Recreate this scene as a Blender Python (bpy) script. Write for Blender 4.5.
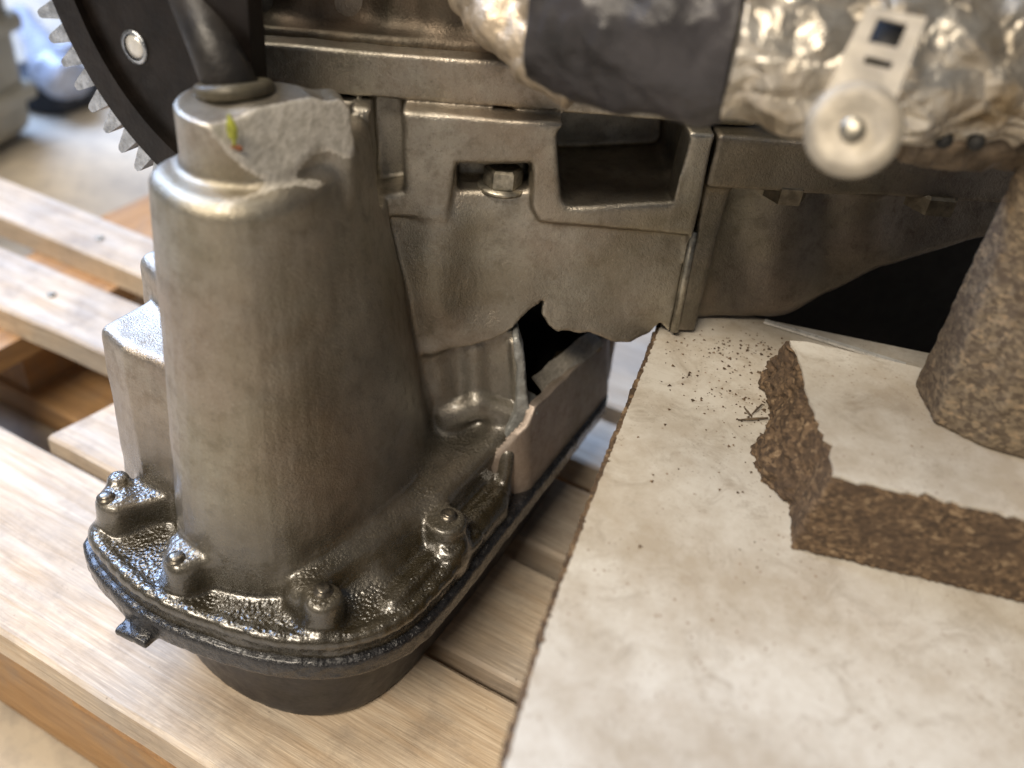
import bpy, math, random
import numpy as np
from mathutils import Vector, Matrix
for o in list(bpy.data.objects): bpy.data.objects.remove(o)
S = bpy.context.scene
random.seed(7); RNG = np.random.default_rng(7)

# ------------------------------------------------------------------ camera
F = 930.0; H = 0.40                      # focal length in pixels, height of the lens above the pallet deck
CAM = np.array([0, 0, H])
up = -np.array([-145., 1241., F]); up /= np.linalg.norm(up)
ydir = np.array([593., -584., F]); ydir -= ydir.dot(up)*up; ydir /= np.linalg.norm(ydir)
xdir = np.cross(ydir, up); xdir /= np.linalg.norm(xdir)
M3 = np.array([xdir, ydir, up])          # rows world axes; columns camera right, down, forward
def ray(px, py): return M3 @ np.array([px-512., py-384., F])
def at(px, py, z): r = ray(px, py); return CAM + r*(z-H)/r[2]
def aty(px, py, y): r = ray(px, py); return CAM + r*y/r[1]
def atd(px, py, d): return CAM + ray(px, py)/F*d
cd = bpy.data.cameras.new('camera'); cam = bpy.data.objects.new('camera', cd); S.collection.objects.link(cam)
R3 = Matrix(((M3[0,0], -M3[0,1], -M3[0,2]), (M3[1,0], -M3[1,1], -M3[1,2]), (M3[2,0], -M3[2,1], -M3[2,2])))
cam.matrix_world = Matrix.Translation(Vector(CAM)) @ R3.to_4x4()
cd.sensor_width = 36; cd.lens = F*36/1024; cd.clip_start = .01; cd.clip_end = 50
cd.dof.use_dof = True; cd.dof.focus_distance = .425; cd.dof.aperture_fstop = 4.8
S.camera = cam
S.render.resolution_x, S.render.resolution_y = 1024, 768

# ------------------------------------------------------------------ light
w = bpy.data.worlds.new('World'); S.world = w; w.use_nodes = True
w.node_tree.nodes['Background'].inputs[0].default_value = (.80, .84, .92, 1)
w.node_tree.nodes['Background'].inputs[1].default_value = .13
def area(name, loc, tgt, sx, sy, power, col):
    l = bpy.data.lights.new(name, 'AREA'); l.shape = 'RECTANGLE'; l.size = sx; l.size_y = sy; l.energy = power; l.color = col
    o = bpy.data.objects.new(name, l); S.collection.objects.link(o); o.location = loc
    o.rotation_euler = (Vector(tgt)-Vector(loc)).to_track_quat('-Z', 'Y').to_euler(); return o
C0 = (-.2, .3, .1)
def mirror_pos(px, py, z, dist):
    p = at(px, py, z); r = ray(px, py); r = r/np.linalg.norm(r); r[2] = -r[2]; return tuple(p + r*dist)
area('window_light', (-2.4, .95, 1.75), C0, 1.7, 1.1, 122, (.44, .62, 1.0))
area('ceiling_light', (-.35, -1.25, 1.95), C0, 1.3, .35, 52, (1.0, .87, .70))
area('ceiling_light_back', (-1.1, .1, 2.2), C0, 1.0, .4, 22, (1.0, .90, .76))
S.view_settings.view_transform = 'Standard'; S.view_settings.look = 'None'
S.view_settings.exposure = .18; S.view_settings.gamma = 1
S.render.engine = 'CYCLES'

# ------------------------------------------------------------------ object helpers
def link(o, parent=None):
    S.collection.objects.link(o)
    if parent is not None: o.parent = parent
    return o
def tag(o, label=None, cat=None, group=None, kind=None):
    if label: o['label'] = label
    if cat: o['category'] = cat
    if group: o['group'] = group
    if kind: o['kind'] = kind
    return o
def mesh(name, v, f, mat, parent=None, smooth=True):
    me = bpy.data.meshes.new(name)
    v = np.asarray(v, float).reshape(-1, 3)
    if isinstance(f, np.ndarray):
        n = len(f); me.vertices.add(len(v)); me.vertices.foreach_set('co', v.ravel())
        k = f.shape[1]; me.loops.add(n*k); me.loops.foreach_set('vertex_index', f.ravel().astype(np.int32))
        me.polygons.add(n); me.polygons.foreach_set('loop_start', np.arange(0, n*k, k, dtype=np.int32))
        me.update(calc_edges=True); me.validate()
    else:
        me.from_pydata([tuple(p) for p in v], [], [tuple(q) for q in f])
    me.polygons.foreach_set('use_smooth', [smooth]*len(me.polygons))
    me.update()
    me.materials.append(mat)
    return link(bpy.data.objects.new(name, me), parent)
def empty(name, loc=(0, 0, 0), parent=None):
    o = bpy.data.objects.new(name, None); o.location = loc; o.empty_display_size = .02; return link(o, parent)
class MB:
    def __init__(s): s.v = []; s.f = []
    def add(s, v, f):
        n = len(s.v); s.v += [tuple(p) for p in v]; s.f += [tuple(i+n for i in q) for q in f]; return s
    def build(s, name, mat, parent=None, smooth=True): return mesh(name, s.v, s.f, mat, parent, smooth)
def frame(d):
    d = np.asarray(d, float); d = d/np.linalg.norm(d)
    a = np.array([0, 0, 1.]) if abs(d[2]) < .9 else np.array([1., 0, 0])
    u = np.cross(a, d); u /= np.linalg.norm(u); return u, np.cross(d, u), d
def lathe(prof, base, axis, n=28, jitter=0):          # prof: (radius, distance along axis)
    u, v, d = frame(axis); base = np.asarray(base, float); V = []; Fc = []
    for r, t in prof:
        for k in range(n):
            a = 2*math.pi*k/n; V.append(base + d*t + (u*math.cos(a)+v*math.sin(a))*r)
    for i in range(len(prof)-1):
        for k in range(n):
            Fc.append((i*n+k, i*n+(k+1) % n, (i+1)*n+(k+1) % n, (i+1)*n+k))
    Fc.append(tuple(range(n))[::-1]); Fc.append(tuple((len(prof)-1)*n+k for k in range(n)))
    return V, Fc
def tube(pts, rads, n=24, rough=0, seed=0, ns=60):
    pts = np.asarray(pts, float); V = []; Fc = []; m = len(pts)
    u, v, _ = frame(pts[1]-pts[0]); 
    for i in range(m):
        d = pts[min(i+1, m-1)]-pts[max(i-1, 0)]; d /= np.linalg.norm(d)
        u = u - d*u.dot(d); u /= np.linalg.norm(u); v = np.cross(d, u)
        for k in range(n):
            a = 2*math.pi*k/n; V.append(pts[i]+(u*math.cos(a)+v*math.sin(a))*rads[i])
    V = np.array(V)
    if rough:
        cen = np.repeat(pts, n, 0); nn = V-cen; nn /= np.linalg.norm(nn, axis=1)[:, None]
        V = V + nn*rough(V)[:, None]
    for i in range(m-1):
        for k in range(n): Fc.append((i*n+k, i*n+(k+1) % n, (i+1)*n+(k+1) % n, (i+1)*n+k))
    Fc.append(tuple(range(n))[::-1]); Fc.append(tuple((m-1)*n+k for k in range(n)))
    return V, Fc
def spline(P, n=8):
    P = [np.asarray(p, float) for p in P]; P = [2*P[0]-P[1]]+P+[2*P[-1]-P[-2]]; out = []
    for i in range(1, len(P)-2):
        for k in range(n):
            t = k/n; a, b, c, d = P[i-1:i+3]
            out.append(.5*((2*b)+(c-a)*t+(2*a-5*b+4*c-d)*t*t+(3*b-a-3*c+d)*t**3))
    out.append(P[-2]); return np.array(out)

# ------------------------------------------------------------------ value noise and distance fields
_T = RNG.random((32, 32, 32)).astype(np.float32)
def vnoise(X, Y, Z, s, off=0.):                      # smooth noise in -1..1, s = cell size in metres
    X, Y, Z = np.broadcast_arrays(X, Y, Z)
    out = 0
    P = [np.asarray(a, np.float32)/s+off+o for a, o in ((X, 7.3), (Y, 3.1), (Z, 11.7))]
    I = [np.floor(p).astype(np.int32) for p in P]; f = [p-i for p, i in zip(P, I)]; f = [t*t*(3-2*t) for t in f]
    for dx in (0, 1):
        for dy in (0, 1):
            for dz in (0, 1):
                wgt = (f[0] if dx else 1-f[0])*(f[1] if dy else 1-f[1])*(f[2] if dz else 1-f[2])
                out = out + wgt*_T[(I[0]+dx) & 31, (I[1]+dy) & 31, (I[2]+dz) & 31]
    return out*2-1
def fbm(X, Y, Z, s, oct=3, off=0.):
    return sum(vnoise(X, Y, Z, s/2**i, off+i*5.7)*.5**i for i in range(oct))
def inset(poly, r):
    P = np.asarray(poly, float); n = len(P)
    ar = sum(P[i][0]*P[(i+1) % n][1]-P[(i+1) % n][0]*P[i][1] for i in range(n)); s = 1 if ar > 0 else -1
    out = []
    for i in range(n):
        a = P[i]-P[i-1]; b = P[(i+1) % n]-P[i]; a = a/np.linalg.norm(a); b = b/np.linalg.norm(b)
        na = np.array([-a[1], a[0]])*s; nb = np.array([-b[1], b[0]])*s
        m = na+nb; m = m/max(m.dot(m), .35)*2; out.append(P[i]+m*r)
    return np.array(out)
def sdpoly(X, Y, P):
    """P: list of (x, y), each a number or an array that broadcasts with X and Y"""
    n = len(P); d = None; s = None
    for i in range(n):
        j = i-1; ex = P[j][0]-P[i][0]; ey = P[j][1]-P[i][1]; wx = X-P[i][0]; wy = Y-P[i][1]
        t = np.clip((wx*ex+wy*ey)/(ex*ex+ey*ey), 0, 1); bx = wx-ex*t; by = wy-ey*t; q = bx*bx+by*by
        d = q if d is None else np.minimum(d, q)
        c1 = Y >= P[i][1]; c2 = Y < P[j][1]; c3 = ex*wy > ey*wx
        fl = (c1 & c2 & c3) | (~c1 & ~c2 & ~c3); s = fl if s is None else s ^ fl
    return np.where(s, -1, 1)*np.sqrt(d)
def ext(d2, T, t0, t1, r):                            # d2 = plan distance to the outline, T = the other axis, rounded by r
    a = d2+r; b = np.abs(T-(t0+t1)/2)-(t1-t0)/2+r
    return np.minimum(np.maximum(a, b), 0)+np.sqrt(np.maximum(a, 0)**2+np.maximum(b, 0)**2)-r
def capsule(X, Y, Z, a, b, ra, rb=None):
    rb = ra if rb is None else rb; a = np.asarray(a, float); b = np.asarray(b, float); e = b-a; L = e.dot(e)
    t = np.clip(((X-a[0])*e[0]+(Y-a[1])*e[1]+(Z-a[2])*e[2])/L, 0, 1)
    return np.sqrt((X-a[0]-e[0]*t)**2+(Y-a[1]-e[1]*t)**2+(Z-a[2]-e[2]*t)**2)-(ra+(rb-ra)*t)
def obox(X, Y, Z, c, ang, hs, r):                     # box turned about z
    ca, sa = math.cos(ang), math.sin(ang); x = (X-c[0])*ca+(Y-c[1])*sa; y = -(X-c[0])*sa+(Y-c[1])*ca; z = Z-c[2]
    q = [np.abs(x)-hs[0]+r, np.abs(y)-hs[1]+r, np.abs(z)-hs[2]+r]
    return np.sqrt(sum(np.maximum(t, 0)**2 for t in q))+np.minimum(np.maximum(np.maximum(q[0], q[1]), q[2]), 0)-r
class Field:
    def __init__(s, lo, hi, h):
        s.h = h; s.lo = np.array(lo, float); s.n = np.ceil((np.array(hi)-s.lo)/h).astype(int)+1
        s.F = np.full(tuple(s.n), .05, np.float32)
        s.ax = [(s.lo[i]+np.arange(s.n[i])*h).astype(np.float32) for i in range(3)]
    def _sub(s, lo, hi, m=.008):
        sl = []
        for i in range(3):
            a = max(0, int((lo[i]-m-s.lo[i])/s.h)); b = min(s.n[i], int((hi[i]+m-s.lo[i])/s.h)+2); sl.append(slice(a, max(b, a)))
        X = s.ax[0][sl[0]][:, None, None]; Y = s.ax[1][sl[1]][None, :, None]; Z = s.ax[2][sl[2]][None, None, :]
        return tuple(sl), X, Y, Z
    def op(s, fn, lo, hi, k=.004, mode='u', m=.008):
        sl, X, Y, Z = s._sub(lo, hi, m); A = s.F[sl]
        if A.size == 0: return
        D = fn(X, Y, Z).astype(np.float32)
        if mode == 's': D = -D; 
        if mode == 'u':
            hh = np.maximum(k-np.abs(A-D), 0)/k; s.F[sl] = np.minimum(A, D)-hh*hh*k/4
        else:
            hh = np.maximum(k-np.abs(A-D), 0)/k; s.F[sl] = np.maximum(A, D)+hh*hh*k/4
    def nets(s):
        Fv = s.F; Sg = Fv < 0; h = s.h
        Fv[0] = np.abs(Fv[0])+1e-4; Fv[-1] = np.abs(Fv[-1])+1e-4; Fv[:, 0] = np.abs(Fv[:, 0])+1e-4; Fv[:, -1] = np.abs(Fv[:, -1])+1e-4
        Fv[:, :, 0] = np.abs(Fv[:, :, 0])+1e-4; Fv[:, :, -1] = np.abs(Fv[:, :, -1])+1e-4; Sg = Fv < 0
        c = [Sg[i:Sg.shape[0]-1+i, j:Sg.shape[1]-1+j, k:Sg.shape[2]-1+k] for i in (0, 1) for j in (0, 1) for k in (0, 1)]
        allv = c[0].copy(); anyv = c[0].copy()
        for q in c[1:]: allv &= q; anyv |= q
        I = np.argwhere(anyv & ~allv); idx = np.full(anyv.shape, -1, np.int32); idx[tuple(I.T)] = np.arange(len(I))
        acc = np.zeros((len(I), 3)); cnt = np.zeros(len(I))
        cor = [(i, j, k) for i in (0, 1) for j in (0, 1) for k in (0, 1)]
        val = {q: Fv[I[:, 0]+q[0], I[:, 1]+q[1], I[:, 2]+q[2]] for q in cor}
        for a in cor:
            for ax in range(3):
                if a[ax]: continue
                b = list(a); b[ax] = 1; b = tuple(b); va, vb = val[a], val[b]; m = (va < 0) != (vb < 0)
                t = np.where(m, va/np.where(m, va-vb, 1), 0)
                p = np.tile(np.array(a, float), (len(I), 1)); p[:, ax] = t
                acc[m] += p[m]; cnt[m] += 1
        V = s.lo+(I+acc/cnt[:, None])*h
        Q = []
        for ax in range(3):
            A = Sg.take(range(0, Sg.shape[ax]-1), ax); B = Sg.take(range(1, Sg.shape[ax]), ax)
            o = [i for i in range(3) if i != ax]
            E = np.argwhere(A != B); ok = (E[:, o[0]] > 0) & (E[:, o[1]] > 0) & (E[:, o[0]] < Sg.shape[o[0]]-1) & (E[:, o[1]] < Sg.shape[o[1]]-1); E = E[ok]
            ins = A[tuple(E.T)]
            def cell(d0, d1):
                T = E.copy(); T[:, o[0]] -= d0; T[:, o[1]] -= d1; return idx[tuple(T.T)]
            q = np.stack([cell(1, 1), cell(0, 1), cell(0, 0), cell(1, 0)], 1)
            fl = ins if ax != 1 else ~ins
            q[~fl] = q[~fl][:, ::-1]; Q.append(q)
        return V, np.concatenate(Q)

# ------------------------------------------------------------------ materials
class NT:
    def __init__(s, name):
        s.m = bpy.data.materials.new(name); s.m.use_nodes = True; s.t = s.m.node_tree; s.b = s.t.nodes['Principled BSDF']
        s.pos = s.n('ShaderNodeNewGeometry').outputs['Position']
    def n(s, t, **k):
        o = s.t.nodes.new(t)
        for a, b in k.items(): setattr(o, a, b)
        return o
    def l(s, a, b): s.t.links.new(a, b)
    def set(s, k, v):
        if hasattr(v, 'is_output'): s.l(v, s.b.inputs[k])
        else: s.b.inputs[k].default_value = (*v, 1) if isinstance(v, tuple) and len(v) == 3 else v
    def map(s, scale=(1, 1, 1), rot=(0, 0, 0), src=None):
        m = s.n('ShaderNodeMapping'); m.inputs['Scale'].default_value = scale; m.inputs['Rotation'].default_value = rot
        s.l(src or s.pos, m.inputs[0]); return m.outputs[0]
    def noise(s, scale, detail=4, rough=.55, dist=0, vec=None):
        o = s.n('ShaderNodeTexNoise'); o.inputs['Scale'].default_value = scale; o.inputs['Detail'].default_value = detail
        o.inputs['Roughness'].default_value = rough; o.inputs['Distortion'].default_value = dist; s.l(vec or s.pos, o.inputs[0]); return o.outputs[0]
    def vor(s, scale, vec=None, out='Distance', feat='F1', rnd=1):
        o = s.n('ShaderNodeTexVoronoi', feature=feat); o.inputs['Scale'].default_value = scale; o.inputs['Randomness'].default_value = rnd; s.l(vec or s.pos, o.inputs[0]); return o.outputs[out]
    def ramp(s, v, stops):
        o = s.n('ShaderNodeValToRGB'); e = o.color_ramp.elements
        while len(e) > 1: e.remove(e[0])
        for i, (p, c) in enumerate(stops):
            q = e[0] if i == 0 else e.new(p); q.position = p; q.color = (*c, 1) if isinstance(c, tuple) else (c, c, c, 1)
        s.l(v, o.inputs[0]); return o.outputs[0]
    def rng(s, v, a, b, c=0., d=1.):
        o = s.n('ShaderNodeMapRange'); o.inputs[1].default_value = a; o.inputs[2].default_value = b; o.inputs[3].default_value = c; o.inputs[4].default_value = d
        s.l(v, o.inputs[0]); return o.outputs[0]
    def mix(s, f, a, b, mode='MIX'):
        o = s.n('ShaderNodeMix', data_type='RGBA', blend_type=mode)
        for k, x in ((0, f), (6, a), (7, b)):
            if hasattr(x, 'is_output'): s.l(x, o.inputs[k])
            else: o.inputs[k].default_value = (*x, 1) if isinstance(x, tuple) else x
        return o.outputs[2]
    def math(s, op, a, b=0.):
        o = s.n('ShaderNodeMath', operation=op, use_clamp=False)
        for k, x in ((0, a), (1, b)):
            if hasattr(x, 'is_output'): s.l(x, o.inputs[k])
            else: o.inputs[k].default_value = x
        return o.outputs[0]
    def sep(s): o = s.n('ShaderNodeSeparateXYZ'); s.l(s.pos, o.inputs[0]); return o.outputs
    def bump(s, h, dist, strength=1., prev=None):
        o = s.n('ShaderNodeBump'); o.inputs['Distance'].default_value = dist; o.inputs['Strength'].default_value = strength; s.l(h, o.inputs['Height'])
        if prev is not None: s.l(prev, o.inputs['Normal'])
        s.l(o.outputs[0], s.b.inputs['Normal']); return o.outputs[0]

def cast_alu(name, base=(.50, .465, .40), dark=(.12, .10, .065), rough=.40, oil=True, metal=.95):
    t = NT(name)
    big = t.noise(22, 5, .6); mid = t.noise(130, 6, .65); fine = t.noise(1300, 3, .6)
    streak = t.noise(1, 4, .6, .4, t.map((160, 160, 14)))
    col = t.mix(t.ramp(big, [(.34, 0.), (.62, 1.)]), tuple(c*.72 for c in base), base)
    col = t.mix(t.ramp(mid, [(.50, 0.), (.75, .55)]), col, dark)
    col = t.mix(t.ramp(streak, [(.50, 0.), (.80, .45)]), col, tuple(c*.6 for c in base))
    spk = t.ramp(t.vor(420), [(.0, 1.), (.13, 0.)]); sm = t.math('MULTIPLY', spk, t.ramp(t.noise(60, 3), [(.52, 0.), (.62, 1.)]))
    col = t.mix(sm, col, (.05, .04, .03))
    tint = t.noise(16, 4, .6, .5); col = t.mix(t.ramp(tint, [(.42, 0.), (.64, .45)]), col, (.32, .235, .17)); tint2 = t.noise(11, 3, .6, 0, t.map((1, 1, 1), (.5, .2, .9))); col = t.mix(t.ramp(tint2, [(.48, 0.), (.66, .4)]), col, (.22, .205, .13))
    grit = t.noise(700, 3, .7); col = t.mix(t.ramp(grit, [(.54, 0.), (.74, .45)]), col, tuple(c*.35 for c in base)); col = t.mix(t.ramp(grit, [(.26, .3), (.40, 0.)]), col, tuple(min(1, c*1.4) for c in base))
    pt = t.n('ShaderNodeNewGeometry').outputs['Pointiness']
    col = t.mix(t.math('MULTIPLY', t.ramp(pt, [(.515, 0.), (.58, .75)]), t.rng(mid, .35, .6, 1., .4)), col, tuple(min(1, c*1.9) for c in base))  # convex edges lightened: wear plus painted edge highlights
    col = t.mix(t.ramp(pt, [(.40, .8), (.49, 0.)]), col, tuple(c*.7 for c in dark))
    rg = t.rng(mid, .3, .7, rough-.07, rough+.12)
    t.set('Metallic', metal)
    if oil:
        z = t.sep()[2]
        om = t.math('ADD', z, t.math('MULTIPLY', t.math('SUBTRACT', t.noise(35, 5, .6), .5), .055))
        om = t.ramp(t.rng(om, .072, .135), [(0., 1.), (.30, .75), (1., 0.)])
        col = t.mix(om, col, t.mix(t.noise(160, 4), (.014, .011, .006), (.052, .041, .020)))
        rg = t.mix(om, rg, t.rng(fine, .3, .7, .16, .34))
        b = t.bump(t.noise(520, 4, .6), .0011, .0, None)
        bn = t.n('ShaderNodeBump'); bn.inputs['Distance'].default_value = .0011
        gn = t.n('ShaderNodeSeparateXYZ'); t.l(t.n('ShaderNodeNewGeometry').outputs['Normal'], gn.inputs[0]); upf = t.rng(gn.outputs[2], .80, .97, .12, .75)
        t.l(t.math('MULTIPLY', om, upf), bn.inputs['Strength']); t.l(t.vor(640, feat='SMOOTH_F1'), bn.inputs['Height'])
        t.set('Metallic', t.rng(om, 0., 1., metal, .25))
        t.set('Coat Weight', om); t.b.inputs['Coat Roughness'].default_value = .22; t.b.inputs['Coat IOR'].default_value = 1.75; t.l(bn.outputs[0], t.b.inputs['Coat Normal'])
        prev = bn.outputs[0]
    else: prev = None
    t.set('Base Color', col); t.set('Roughness', rg)
    b = t.bump(t.noise(1000, 3, .7), .0004, .85, prev); t.bump(t.noise(230, 4, .6), .0005, .28, b)
    return t.m
def simple(name, col, metal=0., rough=.5, var=.35, scale=60, bump=.0002, bs=400, coat=0.):
    t = NT(name); n = t.noise(scale, 5, .6)
    t.set('Base Color', t.mix(t.ramp(n, [(.35, 0.), (.65, 1.)]), tuple(c*(1-var) for c in col), tuple(min(1, c*(1+var*.4)) for c in col)))
    t.set('Metallic', metal); t.set('Roughness', t.rng(t.noise(scale*2.3, 4), .3, .7, max(.04, rough-.1), min(1, rough+.12)))
    t.bump(t.noise(bs, 4, .6), bump, .8); t.set('Coat Weight', coat); return t.m
def wood(name, c1=(.50, .37, .23), c2=(.36, .24, .13), grey=.4, along='x'):
    t = NT(name); oi = t.n('ShaderNodeObjectInfo').outputs['Random']
    add = t.n('ShaderNodeVectorMath', operation='ADD'); t.l(t.pos, add.inputs[0])
    cmb = t.n('ShaderNodeCombineXYZ'); t.l(t.math('MULTIPLY', oi, 7.), cmb.inputs[0]); t.l(t.math('MULTIPLY', oi, 3.), cmb.inputs[1]); t.l(cmb.outputs[0], add.inputs[1])
    sc = (7, 130, 130) if along == 'x' else (130, 7, 130)
    v = t.map(sc, src=add.outputs[0]); g = t.noise(1, 5, .62, .8, v); fine = t.noise(4.5, 3, .6, 0, v)
    low = t.noise(9, 4, .6, 0, add.outputs[0])
    col = t.mix(t.ramp(g, [(.36, 0.), (.66, 1.)]), c1, c2)
    col = t.mix(t.math('MULTIPLY', t.ramp(low, [(.40, 0.), (.62, 1.)]), grey), col, (.34, .32, .30))
    col = t.mix(t.ramp(fine, [(.55, 0.), (.8, .35)]), col, (.16, .10, .06))
    fib = t.noise(1, 3, .7, .3, t.map((40, 900, 900) if along == 'x' else (900, 40, 900), src=add.outputs[0])); col = t.mix(t.ramp(fib, [(.48, 0.), (.72, .40)]), col, tuple(c*.5 for c in c2)); col = t.mix(t.ramp(fib, [(.30, .5), (.44, 0.)]), col, tuple(min(.85, c*1.2) for c in c1))
    dirt = t.noise(22, 6, .72, 0, add.outputs[0]); col = t.mix(t.ramp(dirt, [(.50, 0.), (.68, .55)]), col, (.24, .19, .15))
    kn = t.vor(7, vec=t.map((1, 2.2, 2) if along == 'x' else (2.2, 1, 2), src=add.outputs[0])); 
    col = t.mix(t.ramp(kn, [(.0, .9), (.055, .55), (.08, 0.)]), col, (.22, .11, .045))
    sp = t.math('MULTIPLY', t.ramp(t.vor(130), [(.0, 1.), (.10, 0.)]), t.ramp(t.noise(25, 2), [(.56, 0.), (.6, .8)]))
    col = t.mix(sp, col, (.07, .045, .03))
    t.set('Base Color', col); t.set('Roughness', t.rng(g, .3, .7, .55, .75))
    t.bump(g, .0012, .5, t.bump(fine, .0005, .6)); return t.m
def chip(name, c1=(.17, .11, .062), c2=(.055, .036, .022)):
    t = NT(name); v = t.map((1, 1, 1.5)); d = t.noise(120, 3, .7)
    vm = t.n('ShaderNodeVectorMath', operation='ADD'); t.l(v, vm.inputs[0])
    sc = t.n('ShaderNodeVectorMath', operation='SCALE'); sc.inputs['Scale'].default_value = .004; cb = t.n('ShaderNodeCombineXYZ'); t.l(d, cb.inputs[0]); t.l(t.noise(90, 2), cb.inputs[2]); t.l(cb.outputs[0], sc.inputs[0]); t.l(sc.outputs[0], vm.inputs[1])
    a = t.vor(620, vm.outputs[0], 'Color'); b = t.vor(300, vm.outputs[0], 'Color')
    k = t.math('ADD', t.math('MULTIPLY', a, .55), t.math('MULTIPLY', b, .45))
    col = t.ramp(k, [(.28, c2), (.5, tuple((x+y)/2 for x, y in zip(c1, c2))), (.66, c1), (.85, (.30, .215, .13))])
    col = t.mix(t.ramp(t.noise(40, 4), [(.4, 0.), (.65, .6)]), col, (.065, .042, .027))
    t.set('Base Color', col); t.set('Roughness', .85); t.bump(a, .0010, .7, t.bump(t.noise(600, 3), .0006, .6)); return t.m
def laminate(name, stain=.6):
    t = NT(name); a = t.noise(13, 10, .74); b = t.noise(75, 8, .75)
    col = t.mix(t.ramp(a, [(.40, 0.), (.62, 1.)]), (.60, .575, .52), (.40, .35, .28))
    col = t.mix(t.math('MULTIPLY', t.ramp(b, [(.48, 0.), (.68, 1.)]), stain*.6), col, (.42, .36, .29))
    m = t.math('MULTIPLY', t.ramp(t.vor(260), [(.08, 1.), (.18, 0.)]), t.ramp(t.noise(30, 4, .7), [(.50, 0.), (.60, .9)]))
    col = t.mix(m, col, (.20, .11, .06))
    m2 = t.math('MULTIPLY', t.ramp(t.vor(90), [(.04, 1.), (.09, 0.)]), t.ramp(t.noise(18, 2), [(.5, 0.), (.58, .5)]))
    col = t.mix(m2, col, (.25, .17, .11))
    sc = t.noise(1, 3, .6, 0, t.map((30, 480, 10), (0, 0, .5))); col = t.mix(t.ramp(sc, [(.62, 0.), (.75, .35)]), col, (.38, .33, .28))
    gr = t.math('MULTIPLY', t.ramp(t.vor(520), [(.06, .9), (.30, 0.)]), t.ramp(t.noise(34, 8, .8), [(.49, 0.), (.62, .8)])); col = t.mix(gr, col, (.17, .115, .07))
    sm = t.noise(38, 8, .8, 1.2); col = t.mix(t.ramp(sm, [(.52, 0.), (.66, .6)]), col, (.30, .255, .20))
    t.set('Base Color', col); t.set('Roughness', t.rng(b, .3, .7, .38, .62)); t.bump(b, .0004, .4, t.bump(t.noise(500, 3), .00012, .5)); return t.m
def foil(name, col=(.90, .85, .75)):
    t = NT(name); v = t.noise(70, 4, .6, 1.5); c = t.vor(48, out='Distance', feat='DISTANCE_TO_EDGE', vec=t.map((1, .8, 1.5)))
    t.set('Base Color', t.mix(t.ramp(t.noise(40, 5), [(.35, 0.), (.7, 1.)]), col, (.36, .28, .18))); t.set('Metallic', .85); t.set('Roughness', .36)
    t.bump(c, .012, .7, t.bump(v, .004, .8)); return t.m

def scraped():
    t = NT('scraped_aluminium'); a = t.noise(1, 5, .7, .6, t.map((900, 260, 90), (.3, .5, .4))); b = t.noise(60, 5, .7)
    t.set('Base Color', t.mix(t.ramp(a, [(.38, 0.), (.60, 1.)]), (.42, .39, .33), (.66, .62, .55))); t.set('Metallic', .55)
    t.set('Roughness', t.rng(b, .3, .7, .30, .55)); t.bump(a, .00025, .9, t.bump(b, .001, .3)); return t.m
M = dict(
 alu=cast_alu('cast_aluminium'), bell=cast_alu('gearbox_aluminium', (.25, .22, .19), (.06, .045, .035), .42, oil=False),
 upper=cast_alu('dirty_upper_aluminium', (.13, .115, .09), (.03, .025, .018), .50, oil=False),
 cut=scraped(),
 broken=simple('fractured_aluminium', (.40, .41, .40), .6, .55, .25, 200, .0006, 700),
 inner=simple('inner_liner_metal', (.20, .16, .09), .7, .42, .5, 80),
 pan=simple('black_pan_paint', (.022, .022, .026), .0, .38, .4, 70, .00025, 300),
 gasket=simple('oily_black_gasket', (.016, .016, .018), .0, .24, .5, 150, .0016, 420, coat=.35),
 disc=simple('dark_gear_steel', (.014, .010, .008), .5, .38, .5, 60, .0002, 500),
 tooth=simple('worn_tooth_steel', (.55, .58, .62), .9, .34, .4, 300, .0005, 500),
 rubber=simple('grimy_black_hose', (.026, .023, .021), 0., .42, .5, 60, .0004, 260),
 ring=simple('grimy_olive_seal', (.10, .088, .062), .2, .42, .4, 100),
 bolt=simple('dull_zinc', (.42, .39, .32), .85, .38, .5, 220),
 darkbolt=simple('dull_grey_bolt', (.24, .205, .15), .8, .4, .4, 200),
 stud=simple('oily_stud_steel', (.20, .18, .15), .8, .30, .5, 300),
 clamp=simple('pale_clamp_metal', (.38, .34, .275), .35, .55, .35, 70, .0003, 300),
 sleeve=simple('charcoal_sleeve', (.040, .037, .040), 0., .46, .75, 34, .0030, 60),
 black=simple('shade_black', (.008, .0075, .007), 0., .6, .4, 60),  # black standing in for shade in openings and under the bell
 yellow=simple('yellow_green_paint', (.36, .38, .05), 0., .5, .4, 300, .0003, 700),
 orange=simple('rust_orange_paint', (.36, .13, .05), 0., .55, .4, 300),
 foil=foil('crinkled_foil'), foil2=simple('gold_grey_foil', (.52, .43, .32), .55, .45, .3, 60, .0015, 160),
 wood=wood('pallet_pine', (.72, .60, .45), (.55, .41, .27), .6), woodd=wood('pallet_pine_aged', (.46, .27, .11), (.30, .16, .06), .2), woody=wood('pallet_pine_along_y', (.50, .27, .09), (.36, .18, .06), .1, 'y'),
 chip=chip('chipboard_core'), chipp=chip('chipboard_light', (.21, .165, .11), (.085, .062, .042)),
 lam=laminate('worn_white_laminate'), lam2=laminate('clean_white_laminate', .35),
 crate=simple('grey_crate_plastic', (.40, .37, .30), 0., .55, .25, 12),
 bottle=simple('pale_blue_plastic', (.50, .54, .66), 0., .25, .2, 30), dk=simple('dark_rag', (.05, .055, .07), 0., .8, .3, 30),
 trim=simple('aluminium_trim', (.78, .77, .74), .3, .3, .2, 100),
)
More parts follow.
